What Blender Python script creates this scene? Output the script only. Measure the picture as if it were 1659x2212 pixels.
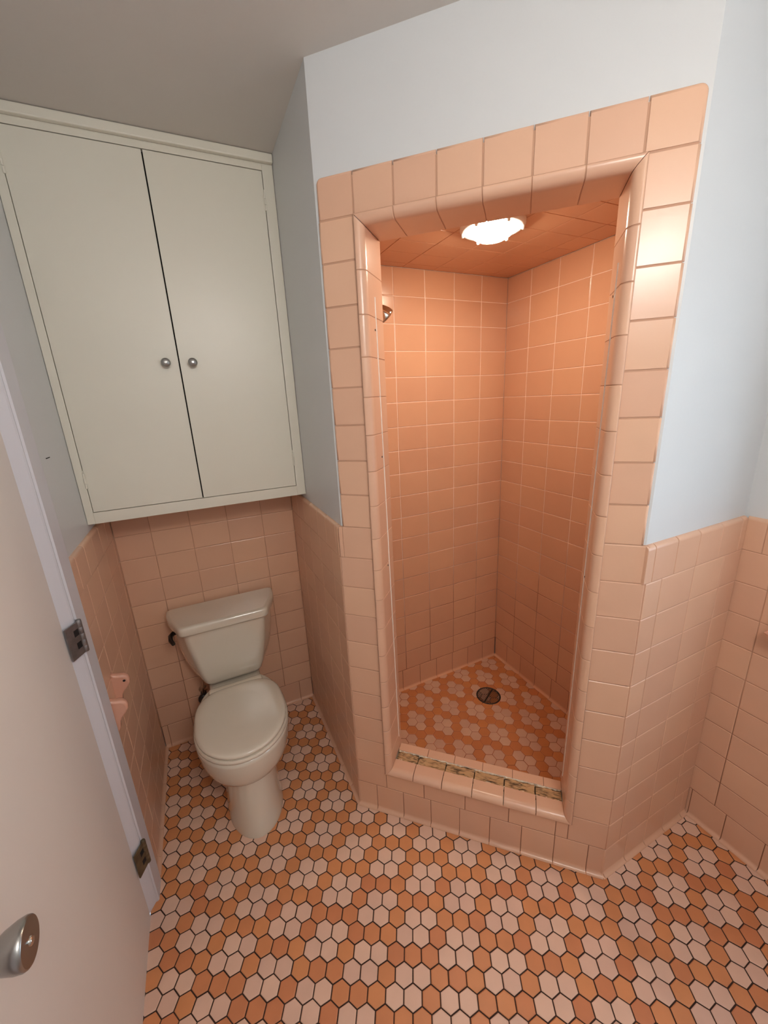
import bpy, bmesh, math, random
from mathutils import Vector, Matrix
random.seed(7)
for o in list(bpy.data.objects): bpy.data.objects.remove(o, do_unlink=True)
scene = bpy.context.scene
COL = scene.collection

# ------------------------------------------------------------------ camera
cam_d = bpy.data.cameras.new('camera'); cam = bpy.data.objects.new('camera', cam_d); COL.objects.link(cam)
F_PX = 853.26
cam_d.sensor_fit = 'HORIZONTAL'; cam_d.sensor_width = 36.0; cam_d.lens = 36.0 * F_PX / 1659.0
cam_d.clip_start = 0.02; cam_d.clip_end = 50
YAW, PITCH, ROLL, CAM_H = -0.4324, 0.2804, -0.0481, 1.6198
_f = Vector((-math.sin(YAW) * math.cos(PITCH), math.cos(YAW) * math.cos(PITCH), -math.sin(PITCH)))
_r = Vector((math.cos(YAW), math.sin(YAW), 0)); _u = _r.cross(_f)
_r2 = _r * math.cos(ROLL) + _u * math.sin(ROLL); _u2 = -_r * math.sin(ROLL) + _u * math.cos(ROLL)
_m = Matrix((_r2, _u2, -_f)).transposed().to_4x4(); _m.translation = (0, 0, CAM_H)
cam.matrix_world = _m
scene.camera = cam

# ------------------------------------------------------------------ world, daylight, exposure
world = bpy.data.worlds.new('world'); scene.world = world; world.use_nodes = True
bg = world.node_tree.nodes['Background']; bg.inputs[0].default_value = (0.75, 0.86, 1.0, 1); bg.inputs[1].default_value = 0.6
vs = scene.view_settings
vs.view_transform = 'Standard'; vs.look = 'None'; vs.gamma = 1.0; vs.use_curve_mapping = False
vs.exposure = 0.68
scene.cycles.sample_clamp_indirect = 4.0; scene.cycles.caustics_reflective = False; scene.cycles.caustics_refractive = False
WIN = dict(y0=-0.45, y1=0.30, z0=0.78, z1=2.05)          # window in the right wall, just out of frame
def area(name, loc, target, sx, sy, power, col):
    d = bpy.data.lights.new(name, 'AREA'); d.shape = 'RECTANGLE'; d.size = sx; d.size_y = sy; d.energy = power; d.color = col
    o = bpy.data.objects.new(name, d); COL.objects.link(o); o.location = loc
    o.rotation_euler = (Vector(target) - Vector(loc)).to_track_quat('-Z', 'Z').to_euler(); return o
area('daylight', (1.74, (WIN['y0'] + WIN['y1']) / 2, 1.44), (0.0, (WIN['y0'] + WIN['y1']) / 2, 1.44), 0.92, 1.5, 7.5, (0.70, 0.86, 1.0))
VANITY_STRENGTH = 20.0
SHOWER_STRENGTH = 47.0

# ------------------------------------------------------------------ measures (metres)
ANG = 0.7712; W = 0.9004
XL, XR, YB, XW = -0.3734, 0.3827, 1.9149, 1.5107
PL = Vector((XR, 1.2047)); DV = Vector((math.cos(ANG), -math.sin(ANG))); NV = Vector((math.sin(ANG), math.cos(ANG)))
def SN(s, n, z=0.0):
    q = PL + DV * s + NV * n; return Vector((q.x, q.y, z))
PR = SN(W, 0); YBW = PR.y
Z19 = 0.1214; TP = 0.1095; TW = 0.1555
ZR = [Z19 + TP * k for k in range(0, 11)]; ZCAP = ZR[-1]            # wainscot joints, cap top 1.2164
ZC = 2.442                                                          # ceiling
YREAR = -0.58
SX, SY, SXL, SYF = 1.477, 1.653, 0.50, 0.69                         # shower interior planes
SZC = 2.1435; SZF = 0.052
JL, JR, JD = 0.148, 0.764, 0.13                                     # jamb planes and depth
ZH = 2.0855; ZCB = 0.195; ZCT = 0.225                               # opening top, curb bead bottom, curb top
E_ = 0.0157; C1 = 0.1223; C2 = 0.7815

# ------------------------------------------------------------------ materials
def nodes(name):
    m = bpy.data.materials.new(name); m.use_nodes = True; nt = m.node_tree
    return m, nt, nt.nodes['Principled BSDF']
def srgb(r, g, b):
    f = lambda c: (c / 12.92 if c <= 0.04045 else ((c + 0.055) / 1.055) ** 2.4)
    return (f(r / 255), f(g / 255), f(b / 255), 1)
def mat(name, col, rough=0.5, metal=0.0, var=0.06, scale=6.0, bump=0.0, bscale=200.0, rnd=0.0, spec=0.5, coat=0.0, rvar=0.0):
    m, nt, b = nodes(name); N = nt.nodes; L = nt.links
    b.inputs['Roughness'].default_value = rough; b.inputs['Metallic'].default_value = metal
    b.inputs['Specular IOR Level'].default_value = spec; b.inputs['Coat Weight'].default_value = coat; b.inputs['Coat Roughness'].default_value = 0.08
    tc = N.new('ShaderNodeTexCoord'); nz = N.new('ShaderNodeTexNoise'); nz.inputs['Scale'].default_value = scale; nz.inputs['Detail'].default_value = 5
    geo = N.new('ShaderNodeNewGeometry'); L.new(geo.outputs['Position'], nz.inputs['Vector'])
    mr = N.new('ShaderNodeMapRange'); L.new(nz.outputs['Fac'], mr.inputs[0])
    mr.inputs[1].default_value = 0.3; mr.inputs[2].default_value = 0.7; mr.inputs[3].default_value = 1 - var; mr.inputs[4].default_value = 1 + var
    hsv = N.new('ShaderNodeHueSaturation'); hsv.inputs['Color'].default_value = col
    if rnd:
        oi = N.new('ShaderNodeObjectInfo'); mr2 = N.new('ShaderNodeMapRange'); L.new(oi.outputs['Random'], mr2.inputs[0])
        mr2.inputs[3].default_value = 1 - rnd; mr2.inputs[4].default_value = 1 + rnd
        mu = N.new('ShaderNodeMath'); mu.operation = 'MULTIPLY'; L.new(mr.outputs[0], mu.inputs[0]); L.new(mr2.outputs[0], mu.inputs[1]); L.new(mu.outputs[0], hsv.inputs['Value'])
        mr3 = N.new('ShaderNodeMapRange'); L.new(oi.outputs['Random'], mr3.inputs[0]); mr3.inputs[3].default_value = 0.5 - rnd * 0.06; mr3.inputs[4].default_value = 0.5 + rnd * 0.06
        L.new(mr3.outputs[0], hsv.inputs['Hue'])
    else: L.new(mr.outputs[0], hsv.inputs['Value'])
    L.new(hsv.outputs[0], b.inputs['Base Color'])
    if rvar:
        mr4 = N.new('ShaderNodeMapRange'); L.new(nz.outputs['Fac'], mr4.inputs[0]); mr4.inputs[1].default_value = 0.3; mr4.inputs[2].default_value = 0.7
        mr4.inputs[3].default_value = rough - rvar; mr4.inputs[4].default_value = rough + rvar; L.new(mr4.outputs[0], b.inputs['Roughness'])
    if bump:
        n2 = N.new('ShaderNodeTexNoise'); n2.inputs['Scale'].default_value = bscale; n2.inputs['Detail'].default_value = 3; L.new(geo.outputs['Position'], n2.inputs['Vector'])
        bp = N.new('ShaderNodeBump'); bp.inputs['Strength'].default_value = bump; bp.inputs['Distance'].default_value = 0.002
        L.new(n2.outputs['Fac'], bp.inputs['Height']); L.new(bp.outputs[0], b.inputs['Normal'])
    return m
def emis(name, col, s):
    m, nt, b = nodes(name); b.inputs['Base Color'].default_value = (0.9, 0.9, 0.9, 1)
    b.inputs['Emission Color'].default_value = col; b.inputs['Emission Strength'].default_value = s; return m
def stained_grout(name, clean, dirty, z0, z1):
    m, nt, b = nodes(name); N = nt.nodes; L = nt.links; b.inputs['Roughness'].default_value = 0.85
    geo = N.new('ShaderNodeNewGeometry'); sp = N.new('ShaderNodeSeparateXYZ'); L.new(geo.outputs['Position'], sp.inputs[0])
    nz = N.new('ShaderNodeTexNoise'); nz.inputs['Scale'].default_value = 5; nz.inputs['Detail'].default_value = 4; L.new(geo.outputs['Position'], nz.inputs['Vector'])
    a = N.new('ShaderNodeMath'); a.operation = 'MULTIPLY_ADD'; L.new(nz.outputs['Fac'], a.inputs[0]); a.inputs[1].default_value = 1.6; L.new(sp.outputs['Z'], a.inputs[2])
    mr = N.new('ShaderNodeMapRange'); L.new(a.outputs[0], mr.inputs[0]); mr.inputs[1].default_value = z0; mr.inputs[2].default_value = z1
    mx = N.new('ShaderNodeMix'); mx.data_type = 'RGBA'; L.new(mr.outputs[0], mx.inputs['Factor']); mx.inputs['A'].default_value = dirty; mx.inputs['B'].default_value = clean
    L.new(mx.outputs['Result'], b.inputs['Base Color']); return m
M = {}
M['wall'] = mat('painted_plaster', srgb(214, 216, 217), 0.42, var=0.012, scale=2, bump=0.06, bscale=90)
M['ceil'] = mat('ceiling_paint', srgb(212, 206, 199), 0.7, var=0.015, scale=2, bump=0.08, bscale=120)
M['cabinet'] = mat('cabinet_paint', srgb(226, 221, 206), 0.36, var=0.012, scale=3, bump=0.04, bscale=60)
M['door'] = mat('door_paint', srgb(229, 222, 215), 0.5, var=0.012, scale=3, bump=0.03, bscale=60)
M['casing'] = mat('casing_paint', srgb(214, 214, 220), 0.38, var=0.012, scale=3)
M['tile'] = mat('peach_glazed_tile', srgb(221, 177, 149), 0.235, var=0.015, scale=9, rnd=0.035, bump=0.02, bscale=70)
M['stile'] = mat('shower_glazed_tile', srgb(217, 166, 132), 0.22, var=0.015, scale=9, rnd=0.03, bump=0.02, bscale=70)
M['ceramic'] = mat('pink_ceramic', srgb(214, 160, 136), 0.12, var=0.01)
M['grout'] = stained_grout('wall_grout', srgb(192, 150, 124), srgb(118, 76, 52), 0.8, 1.8)
M['sgrout'] = stained_grout('shower_grout', srgb(255, 232, 214), srgb(110, 62, 38), 1.1, 2.0)
M['fgrout'] = mat('floor_grout', srgb(56, 35, 25), 0.9, var=0.3, scale=14)
M['sfgrout'] = mat('shower_floor_grout', srgb(150, 92, 62), 0.9, var=0.3, scale=14)
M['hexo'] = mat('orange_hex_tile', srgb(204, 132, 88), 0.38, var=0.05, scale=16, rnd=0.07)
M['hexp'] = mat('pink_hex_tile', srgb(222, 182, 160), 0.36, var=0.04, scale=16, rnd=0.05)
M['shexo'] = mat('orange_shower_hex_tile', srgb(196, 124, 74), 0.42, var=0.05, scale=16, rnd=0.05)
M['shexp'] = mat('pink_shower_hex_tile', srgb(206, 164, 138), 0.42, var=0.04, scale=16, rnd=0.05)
M['china'] = mat('bone_china', srgb(218, 209, 192), 0.12, var=0.01, scale=3, coat=1.0)
M['seat'] = mat('bone_plastic', srgb(224, 213, 195), 0.2, var=0.01, scale=3, coat=0.4)
M['nickel'] = mat('brushed_nickel', srgb(168, 168, 166), 0.28, 1.0, var=0.05)
M['steel'] = mat('worn_steel', srgb(128, 124, 124), 0.45, 0.75, var=0.2, scale=40)
M['brass'] = mat('tarnished_brass', srgb(112, 100, 78), 0.5, 0.7, var=0.3, scale=40)
M['lever'] = mat('dark_chrome', srgb(78, 74, 72), 0.14, 0.9, var=0.03)
M['chrome'] = mat('chrome', srgb(205, 200, 192), 0.08, 1.0, var=0.02)
M['black'] = mat('dark_metal', srgb(22, 19, 18), 0.4, 0.0, var=0.1)
M['dark'] = mat('dark_gap', srgb(18, 13, 11), 0.9, var=0.1)
M['caulk'] = mat('white_caulk', srgb(240, 228, 216), 0.6, var=0.06, scale=40)
M['mortar'] = mat('white_mortar', srgb(228, 216, 196), 0.95, var=0.15, scale=60, bump=0.5, bscale=150)
M['fixture'] = mat('white_fixture', srgb(238, 236, 230), 0.35, var=0.01)
M['frame'] = mat('window_frame_paint', srgb(232, 232, 230), 0.4, var=0.01)
def wood():
    m, nt, b = nodes('rotten_wood'); N = nt.nodes; L = nt.links; b.inputs['Roughness'].default_value = 0.9
    tc = N.new('ShaderNodeTexCoord'); mp = N.new('ShaderNodeMapping'); L.new(tc.outputs['Object'], mp.inputs[0]); mp.inputs['Scale'].default_value = (18, 160, 160)
    nz = N.new('ShaderNodeTexNoise'); nz.inputs['Scale'].default_value = 1.0; nz.inputs['Detail'].default_value = 8; L.new(mp.outputs[0], nz.inputs['Vector'])
    n3 = N.new('ShaderNodeTexNoise'); n3.inputs['Scale'].default_value = 22; n3.inputs['Detail'].default_value = 6; geo = N.new('ShaderNodeNewGeometry'); L.new(geo.outputs['Position'], n3.inputs['Vector'])
    cr = N.new('ShaderNodeValToRGB'); e = cr.color_ramp.elements; e[0].position = 0.33; e[0].color = srgb(58, 42, 28); e[1].position = 0.52; e[1].color = srgb(196, 156, 112)
    mu = N.new('ShaderNodeMath'); mu.operation = 'MULTIPLY_ADD'; L.new(n3.outputs['Fac'], mu.inputs[0]); mu.inputs[1].default_value = 0.5; L.new(nz.outputs['Fac'], mu.inputs[2])
    sb = N.new('ShaderNodeMath'); sb.operation = 'SUBTRACT'; L.new(mu.outputs[0], sb.inputs[0]); sb.inputs[1].default_value = 0.25; L.new(sb.outputs[0], cr.inputs[0])
    L.new(cr.outputs[0], b.inputs['Base Color'])
    bp = N.new('ShaderNodeBump'); bp.inputs['Strength'].default_value = 0.6; bp.inputs['Distance'].default_value = 0.004; L.new(nz.outputs['Fac'], bp.inputs['Height']); L.new(bp.outputs[0], b.inputs['Normal'])
    return m
M['wood'] = wood()
def pane():
    m = bpy.data.materials.new('window_glass'); m.use_nodes = True; nt = m.node_tree; nt.nodes.clear()
    o = nt.nodes.new('ShaderNodeOutputMaterial'); mx = nt.nodes.new('ShaderNodeMixShader'); t = nt.nodes.new('ShaderNodeBsdfTransparent'); g = nt.nodes.new('ShaderNodeBsdfGlossy')
    g.inputs['Roughness'].default_value = 0.02; mx.inputs[0].default_value = 0.06
    nt.links.new(t.outputs[0], mx.inputs[1]); nt.links.new(g.outputs[0], mx.inputs[2]); nt.links.new(mx.outputs[0], o.inputs[0]); return m
M['pane'] = pane()
M['lens'] = emis('lit_glass_lens', (1.0, 0.85, 0.66, 1), SHOWER_STRENGTH)
M['globe'] = emis('lit_globe', (1.0, 0.96, 0.91, 1), VANITY_STRENGTH)

# ------------------------------------------------------------------ mesh helpers
def link(name, me, m, parent=None, mw=None):
    o = bpy.data.objects.new(name, me); COL.objects.link(o)
    if m is not None and len(me.materials) == 0: me.materials.append(m)
    if mw is not None: o.matrix_world = mw
    if parent is not None:
        o.parent = parent
        if mw is not None: o.matrix_local = parent.matrix_world.inverted() @ mw
    return o
def me_from(name, v, f, smooth=None):
    me = bpy.data.meshes.new(name); me.from_pydata([tuple(p) for p in v], [], f); me.validate(clean_customdata=False)
    if smooth is True:
        for p in me.polygons: p.use_smooth = True
    elif smooth:
        for i in smooth:
            if i < len(me.polygons): me.polygons[i].use_smooth = True
        if len(smooth) < len(me.polygons): split_flat(me)
    me.update(); return me
def split_flat(me):
    bm = bmesh.new(); bm.from_mesh(me)
    bmesh.ops.split_edges(bm, edges=[e for e in bm.edges if len(e.link_faces) == 2 and e.link_faces[0].smooth != e.link_faces[1].smooth])
    bm.to_mesh(me); bm.free()
def box_vf(x0, x1, y0, y1, z0, z1, off=0):
    v = [(x0, y0, z0), (x1, y0, z0), (x1, y1, z0), (x0, y1, z0), (x0, y0, z1), (x1, y0, z1), (x1, y1, z1), (x0, y1, z1)]
    f = [(0, 3, 2, 1), (4, 5, 6, 7), (0, 1, 5, 4), (1, 2, 6, 5), (2, 3, 7, 6), (3, 0, 4, 7)]
    return v, [tuple(i + off for i in q) for q in f]
class MB:
    def __init__(s): s.v = []; s.f = []; s.sm = []
    def add(s, v, f, smooth=False):
        o = len(s.v); s.v += [tuple(p) for p in v]
        for q in f:
            if smooth: s.sm.append(len(s.f))
            s.f.append(tuple(i + o for i in q))
        return s
    def box(s, x0, x1, y0, y1, z0, z1):
        v, f = box_vf(x0, x1, y0, y1, z0, z1); return s.add(v, f)
    def bbox(s, x0, x1, y0, y1, z0, z1, b=0.002):
        # box with chamfered edges
        pts = []; C = ((x0 + x1) / 2, (y0 + y1) / 2, (z0 + z1) / 2)
        import bmesh
        bm = bmesh.new(); v, f = box_vf(x0, x1, y0, y1, z0, z1); vs_ = [bm.verts.new(p) for p in v]
        for q in f: bm.faces.new([vs_[i] for i in q])
        bmesh.ops.bevel(bm, geom=bm.edges[:], offset=b, segments=2, profile=0.5, affect='EDGES')
        bm.verts.index_update(); s.add([tuple(w.co) for w in bm.verts], [[w.index for w in q.verts] for q in bm.faces]); bm.free(); return s
    def prism(s, poly, z0, z1):
        n = len(poly); v = [(p[0], p[1], z0) for p in poly] + [(p[0], p[1], z1) for p in poly]
        f = [tuple(range(n))[::-1], tuple(range(n, 2 * n))] + [(i, (i + 1) % n, n + (i + 1) % n, n + i) for i in range(n)]
        return s.add(v, f)
    def loft(s, rings, cap0=True, cap1=True, smooth=True):
        n = len(rings[0]); v = [p for r in rings for p in r]
        f = [(k * n + i, k * n + (i + 1) % n, (k + 1) * n + (i + 1) % n, (k + 1) * n + i) for k in range(len(rings) - 1) for i in range(n)]
        s.add(v, f, smooth); o = len(s.v) - len(v)
        if cap0: s.f.append(tuple(o + i for i in range(n))[::-1])
        if cap1: s.f.append(tuple(o + (len(rings) - 1) * n + i for i in range(n)))
        return s
    def lathe(s, prof, org, axis, seg=24, cap0=True, cap1=True):
        ax = Vector(axis).normalized(); a = ax.orthogonal().normalized(); b = ax.cross(a); org = Vector(org)
        return s.loft([[org + ax * h + (a * math.cos(2 * math.pi * i / seg) + b * math.sin(2 * math.pi * i / seg)) * r for i in range(seg)] for r, h in prof], cap0, cap1)
    def tube(s, pts, r, seg=12):
        pts = [Vector(p) for p in pts]; rings = []
        for i, p in enumerate(pts):
            t = (pts[min(i + 1, len(pts) - 1)] - pts[max(i - 1, 0)]).normalized(); a = t.orthogonal().normalized()
            if rings:
                a = (pa - t * pa.dot(t)).normalized()
            pa = a; b = t.cross(a); rr = r[i] if isinstance(r, (list, tuple)) else r
            rings.append([p + (a * math.cos(2 * math.pi * k / seg) + b * math.sin(2 * math.pi * k / seg)) * rr for k in range(seg)])
        return s.loft(rings)
    def build(s, name, m, parent=None):
        return link(name, me_from(name, s.v, s.f, s.sm), m, parent)
def orient(v, f, sm):
    # outward normals first, then part the flat faces from the rounded ones
    me = me_from('bead', v, f)
    for i in sm: me.polygons[i].use_smooth = True
    bm = bmesh.new(); bm.from_mesh(me); bmesh.ops.recalc_face_normals(bm, faces=bm.faces[:]); bm.to_mesh(me); bm.free()
    split_flat(me); return me
def fix(o):
    import bmesh
    bm = bmesh.new(); bm.from_mesh(o.data); bmesh.ops.recalc_face_normals(bm, faces=bm.faces[:]); bm.to_mesh(o.data); bm.free(); return o
def tag(o, label, cat=None, group=None, kind=None):
    o['label'] = label
    if cat: o['category'] = cat
    if group: o['group'] = group
    if kind: o['kind'] = kind
    return o
def empty(name, loc=(0, 0, 0)):
    o = bpy.data.objects.new(name, None); COL.objects.link(o); o.location = loc; o.empty_display_size = 0.05
    bpy.context.view_layer.update(); return o
def frame(org, u, n):
    # object axes: X = u (along the wall), Y = up-ish, Z = n (outwards)
    u = Vector(u).normalized(); n = Vector(n).normalized(); v = n.cross(u)
    m = Matrix((u, v, n)).transposed().to_4x4(); m.translation = Vector(org); return m
TT = 0.008                                                        # tile thickness
_cache = {}
def tile_mesh(w, h, t=TT, b=0.0022, d=0.0013, kind='plain', m=None):
    key = (round(w, 4), round(h, 4), round(t, 4), kind, m.name)
    if key in _cache: return _cache[key]
    r = [(0, 0), (w, 0), (w, h), (0, h)]
    i = [(b, b), (w - b, b), (w - b, h - b), (b, h - b)]
    b2 = b * 0.35; d2 = d * 0.3; j = [(b2, b2), (w - b2, b2), (w - b2, h - b2), (b2, h - b2)]
    v = [(x, y, -t) for x, y in r] + [(x, y, -d) for x, y in r] + [(x, y, -d2 - d * 0.15) for x, y in j] + [(x, y, 0) for x, y in i]
    f = []
    for k in range(3):
        for q in range(4): f.append((k * 4 + q, k * 4 + (q + 1) % 4, (k + 1) * 4 + (q + 1) % 4, (k + 1) * 4 + q))
    f.append((12, 13, 14, 15))
    me = me_from('tile', v, f); me.materials.append(m); _cache[key] = me; return me
def jit(mw, a=0.0022):
    return mw @ Matrix.Rotation(random.uniform(-a, a), 4, 'X') @ Matrix.Rotation(random.uniform(-a, a), 4, 'Y')
def put(parent, me, mw, name='wall_tile', label=None, j=True):
    o = bpy.data.objects.new(name, me); COL.objects.link(o); o.parent = parent; o.matrix_local = parent.matrix_world.inverted() @ (jit(mw) if j else mw)
    if label: o['label'] = label
    return o
G = 0.0021                                                        # joint width
def tile_rows(parent, org, u, n, us, zs, m, name='wall_tile', skip=None, g=G):
    """org: point on the tile-face plane at u=0, z=0; us, zs: joint coordinates."""
    org = Vector(org); u = Vector(u); n = Vector(n)
    for a in range(len(us) - 1):
        for b in range(len(zs) - 1):
            if skip and skip((us[a] + us[a + 1]) / 2, (zs[b] + zs[b + 1]) / 2): continue
            w = us[a + 1] - us[a] - g; h = zs[b + 1] - zs[b] - g
            if w < 0.004 or h < 0.004: continue
            mw = frame(org + u * (us[a] + g / 2) + Vector((0, 0, zs[b] + g / 2)), u, n)
            put(parent, tile_mesh(w, h, m=m), mw, name)
def cap_mesh(w, h, ends=(0, 0), m=None, r=0.012, t=0.0135):
    """surface-bullnose cap: rounded top edge returning to the wall"""
    key = ('cap', round(w, 4), round(h, 4), m.name, round(t, 4))
    if key in _cache: return _cache[key]
    prof = [(0, -t), (0, -0.001), (0.0012, 0)] + [(h - r + r * math.sin(k * math.pi / 14), -r + r * math.cos(k * math.pi / 14)) for k in range(8)] + [(h, -t)]
    v = []; f = []; n = len(prof)
    b = 0.0012
    for x, dz in ((0, -0.0012), (b, 0), (w - b, 0), (w, -0.0012)):
        for (y, z) in prof: v.append((x, min(y, h + dz) if y > h - r else y, z + (dz if z > -t + 0.002 else 0)))
    sm = []
    for k in range(3):
        for i in range(n - 1):
            if 3 <= i < n - 2 and k == 1: sm.append(len(f))
            f.append((k * n + i, (k + 1) * n + i, (k + 1) * n + i + 1, k * n + i + 1))
    f.append(tuple(range(n))); f.append(tuple(3 * n + i for i in range(n))[::-1])
    me = me_from('cap_tile', v, f, sm); me.materials.append(m); _cache[key] = me; return me
def cap_row(parent, org, u, n, us, z0, z1, m, t=0.0135):
    for a in range(len(us) - 1):
        w = us[a + 1] - us[a] - G
        if w < 0.004: continue
        put(parent, cap_mesh(w, z1 - z0 - G / 2, m=m, t=t), frame(Vector(org) + Vector(u) * (us[a] + G / 2) + Vector((0, 0, z0 + G / 2)), u, n), 'cap_tile')
def cove_mesh(w, h, r=0.013, m=None):
    """sanitary cove base: straight face that sweeps out onto the floor"""
    key = ('cove', round(w, 4), round(h, 4), round(r, 4), m.name)
    if key in _cache: return _cache[key]
    prof = [(0.0, -TT), (0.0, r)] + [(0.002 + r - r * math.cos(k * math.pi / 12), r - r * math.sin(k * math.pi / 12)) for k in range(7)] + [(h - 0.0015, 0), (h, -0.001), (h, -TT)]
    v = []; f = []; n = len(prof); b = 0.0012; sm = []
    for x, dz in ((0, -0.001), (b, 0), (w - b, 0), (w, -0.001)):
        for (y, z) in prof: v.append((x, y, z + (dz if z > -TT + 0.002 else 0)))
    for k in range(3):
        for i in range(n - 1):
            if 2 <= i < 8 and k == 1: sm.append(len(f))
            f.append((k * n + i, (k + 1) * n + i, (k + 1) * n + i + 1, k * n + i + 1))
    f.append(tuple(range(n))); f.append(tuple(3 * n + i for i in range(n))[::-1])
    me = me_from('cove_tile', v, f, sm); me.materials.append(m); _cache[key] = me; return me
def cove_row(parent, org, u, n, us, z0, z1, m, r=0.013):
    for a in range(len(us) - 1):
        w = us[a + 1] - us[a] - G
        if w < 0.004: continue
        put(parent, cove_mesh(w, z1 - z0 - G / 2, r, m), frame(Vector(org) + Vector(u) * (us[a] + G / 2) + Vector((0, 0, z0)), u, n), 'cove_tile', j=False)
def steps(lo, hi, ref, pitch):
    """joint coordinates from lo to hi on the grid ref + k*pitch"""
    k = math.ceil((lo - ref) / pitch - 1e-6); r = [lo]; x = ref + k * pitch
    while x < hi - 1e-4:
        if x > lo + 0.004: r.append(x)
        x += pitch
    if hi - r[-1] < 0.004 and len(r) > 1: r[-1] = hi
    else: r.append(hi)
    return r

# ------------------------------------------------------------------ the room shell
PT = 0.013                                                        # plaster lies this far behind the tile face
def wall(name, label):
    return lambda mb: tag(fix(mb.build(name, M['wall'])), label, 'wall', kind='structure')
T = 0.10
w_left = wall('wall_left', 'white painted wall beside the door, pink tile below')(
    MB().box(XL - PT - T, XL - PT, 1.20, YB + 0.12, 0, ZC).box(XL - PT - T, XL - PT, YREAR - 0.1, 0.44, 0, ZC).box(XL - PT - T, XL - PT, 0.44, 1.20, 2.08, ZC))
w_back = wall('wall_back', 'pink tiled wall behind the toilet')(MB().box(XL - PT, XR + PT, YB + PT, YB + 0.12, 0, ZC))
w_alc = wall('wall_alcove', 'white wall with tiled lower half between toilet and shower')(
    MB().prism([(XR + PT, SN(0.0, 0.012).y), (SXL - 0.012, 1.29), (SXL - 0.012, YB + 0.12), (XR + PT, YB + 0.12)], 0, ZC))
DP = 0.008
_pl = [SN(E_ - 0.004, DP), SN(JL + 0.004, DP), SN(JL + 0.004, JD), SN(0.0, JD)]
dm = MB()
a0 = Vector((XR + PT, SN(0, 0).y + 0.02, 0))
# left pier, right pier, header, curb core
dm.prism([(p.x, p.y) for p in (SN(0.010, DP), SN(JL - 0.008, DP), SN(JL - 0.008, JD - 0.006), SN(0.045, JD - 0.006), Vector((SXL - 0.012, 1.292, 0)), Vector((XR + PT, SN(0, 0.012).y, 0)))], 0, ZC)
dm.prism([(p.x, p.y) for p in (SN(JR + 0.008, DP), SN(W - 0.010, DP), Vector((PR.x + 0.005, YBW + PT, 0)), Vector((1.16, YBW + PT, 0)), Vector((1.10, SYF - 0.012, 0)), SN(JR + 0.008, JD - 0.006))], 0, ZC)
dm.prism([(p.x, p.y) for p in (SN(JL - 0.008, DP), SN(JR + 0.008, DP), SN(JR + 0.008, JD - 0.006), SN(JL - 0.008, JD - 0.006))], ZH - 0.017, ZC)
w_diag = wall('wall_diagonal', 'angled white wall with the pink tiled shower doorway')(dm)
w_b = wall('wall_front', 'short white wall with tiled lower half right of the shower')(
    MB().box(1.16, XW + PT, YBW + PT, SYF - 0.012, 0, ZC))
wr = MB()
xr0, xr1 = XW + DP, XW + 0.14
wr.box(xr0, xr1, YREAR - 0.1, WIN['y0'], 0, ZC).box(xr0, xr1, WIN['y1'], SYF + 0.02, 0, ZC).box(xr0, xr1, WIN['y0'], WIN['y1'], 0, WIN['z0']).box(xr0, xr1, WIN['y0'], WIN['y1'], WIN['z1'], ZC)
w_right = wall('wall_right', 'white wall with tiled lower half at the right edge')(wr)
w_rear = wall('wall_rear', 'plain white wall behind the viewer')(MB().box(XL - PT - T, xr1, YREAR - 0.1, YREAR, 0, ZC))
tag(MB().box(XL - PT - T, xr1, YREAR - 0.1, YB + 0.12, ZC, ZC + 0.08).build('ceiling', M['ceil']), 'grey white painted room ceiling', 'ceiling', kind='structure')

# shower enclosure shells
w_sb = wall('wall_shower_back', 'peach tiled wall at the back of the shower')(MB().box(SXL - 0.012, SX + 0.15, SY + TT, SY + 0.10, 0, ZC))
w_sr = wall('wall_shower_right', 'peach tiled wall on the right inside the shower')(MB().box(SX + TT, SX + 0.15, SYF - 0.012, SY + TT, 0, ZC))
ceil_s = tag(MB().prism([(SXL - 0.01, 1.27), (SN(0.02, JD).x, SN(0.02, JD).y), (SN(0.88, JD).x, SN(0.88, JD).y), (1.11, SYF - 0.01), (SX + 0.01, SYF - 0.01), (SX + 0.01, SY + 0.01), (SXL - 0.01, SY + 0.01)], SZC + 0.0055, SZC + 0.06).build('ceiling_shower', M['sgrout']), 'peach tiled ceiling inside the shower', 'ceiling', kind='structure')

def grout_box(parent, org, u, n, u0, u1, z0, z1, m=None, d0=0.0016, d1=0.012, name='grout'):
    mw = frame(org, u, n); v, f = box_vf(u0, u1, z0, z1, -d1, -d0)
    o = link(name, me_from(name, v, f), m or M['grout']); o.parent = parent; o.matrix_local = parent.matrix_world.inverted() @ mw; return o

Zb = [Z19 + TP * k for k in range(0, 10)]                          # joints of the plain wainscot rows
# ---- back wall behind the toilet (face y = YB, facing -y); u = +x
o_ = (0, YB, 0); U = (1, 0, 0); Nn = (0, -1, 0)
grout_box(w_back, o_, U, Nn, XL, XR, 0, 1.30)
tile_rows(w_back, o_, U, Nn, steps(XL, XR, -0.2373, 0.1565), Zb + [ZCAP, ZCAP + 0.05], M['tile'])
cove_row(w_back, o_, U, Nn, steps(XL + 0.002, XR - 0.002, -0.2373, 0.1565 * 0.7), 0, Z19, M['tile'])
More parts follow.
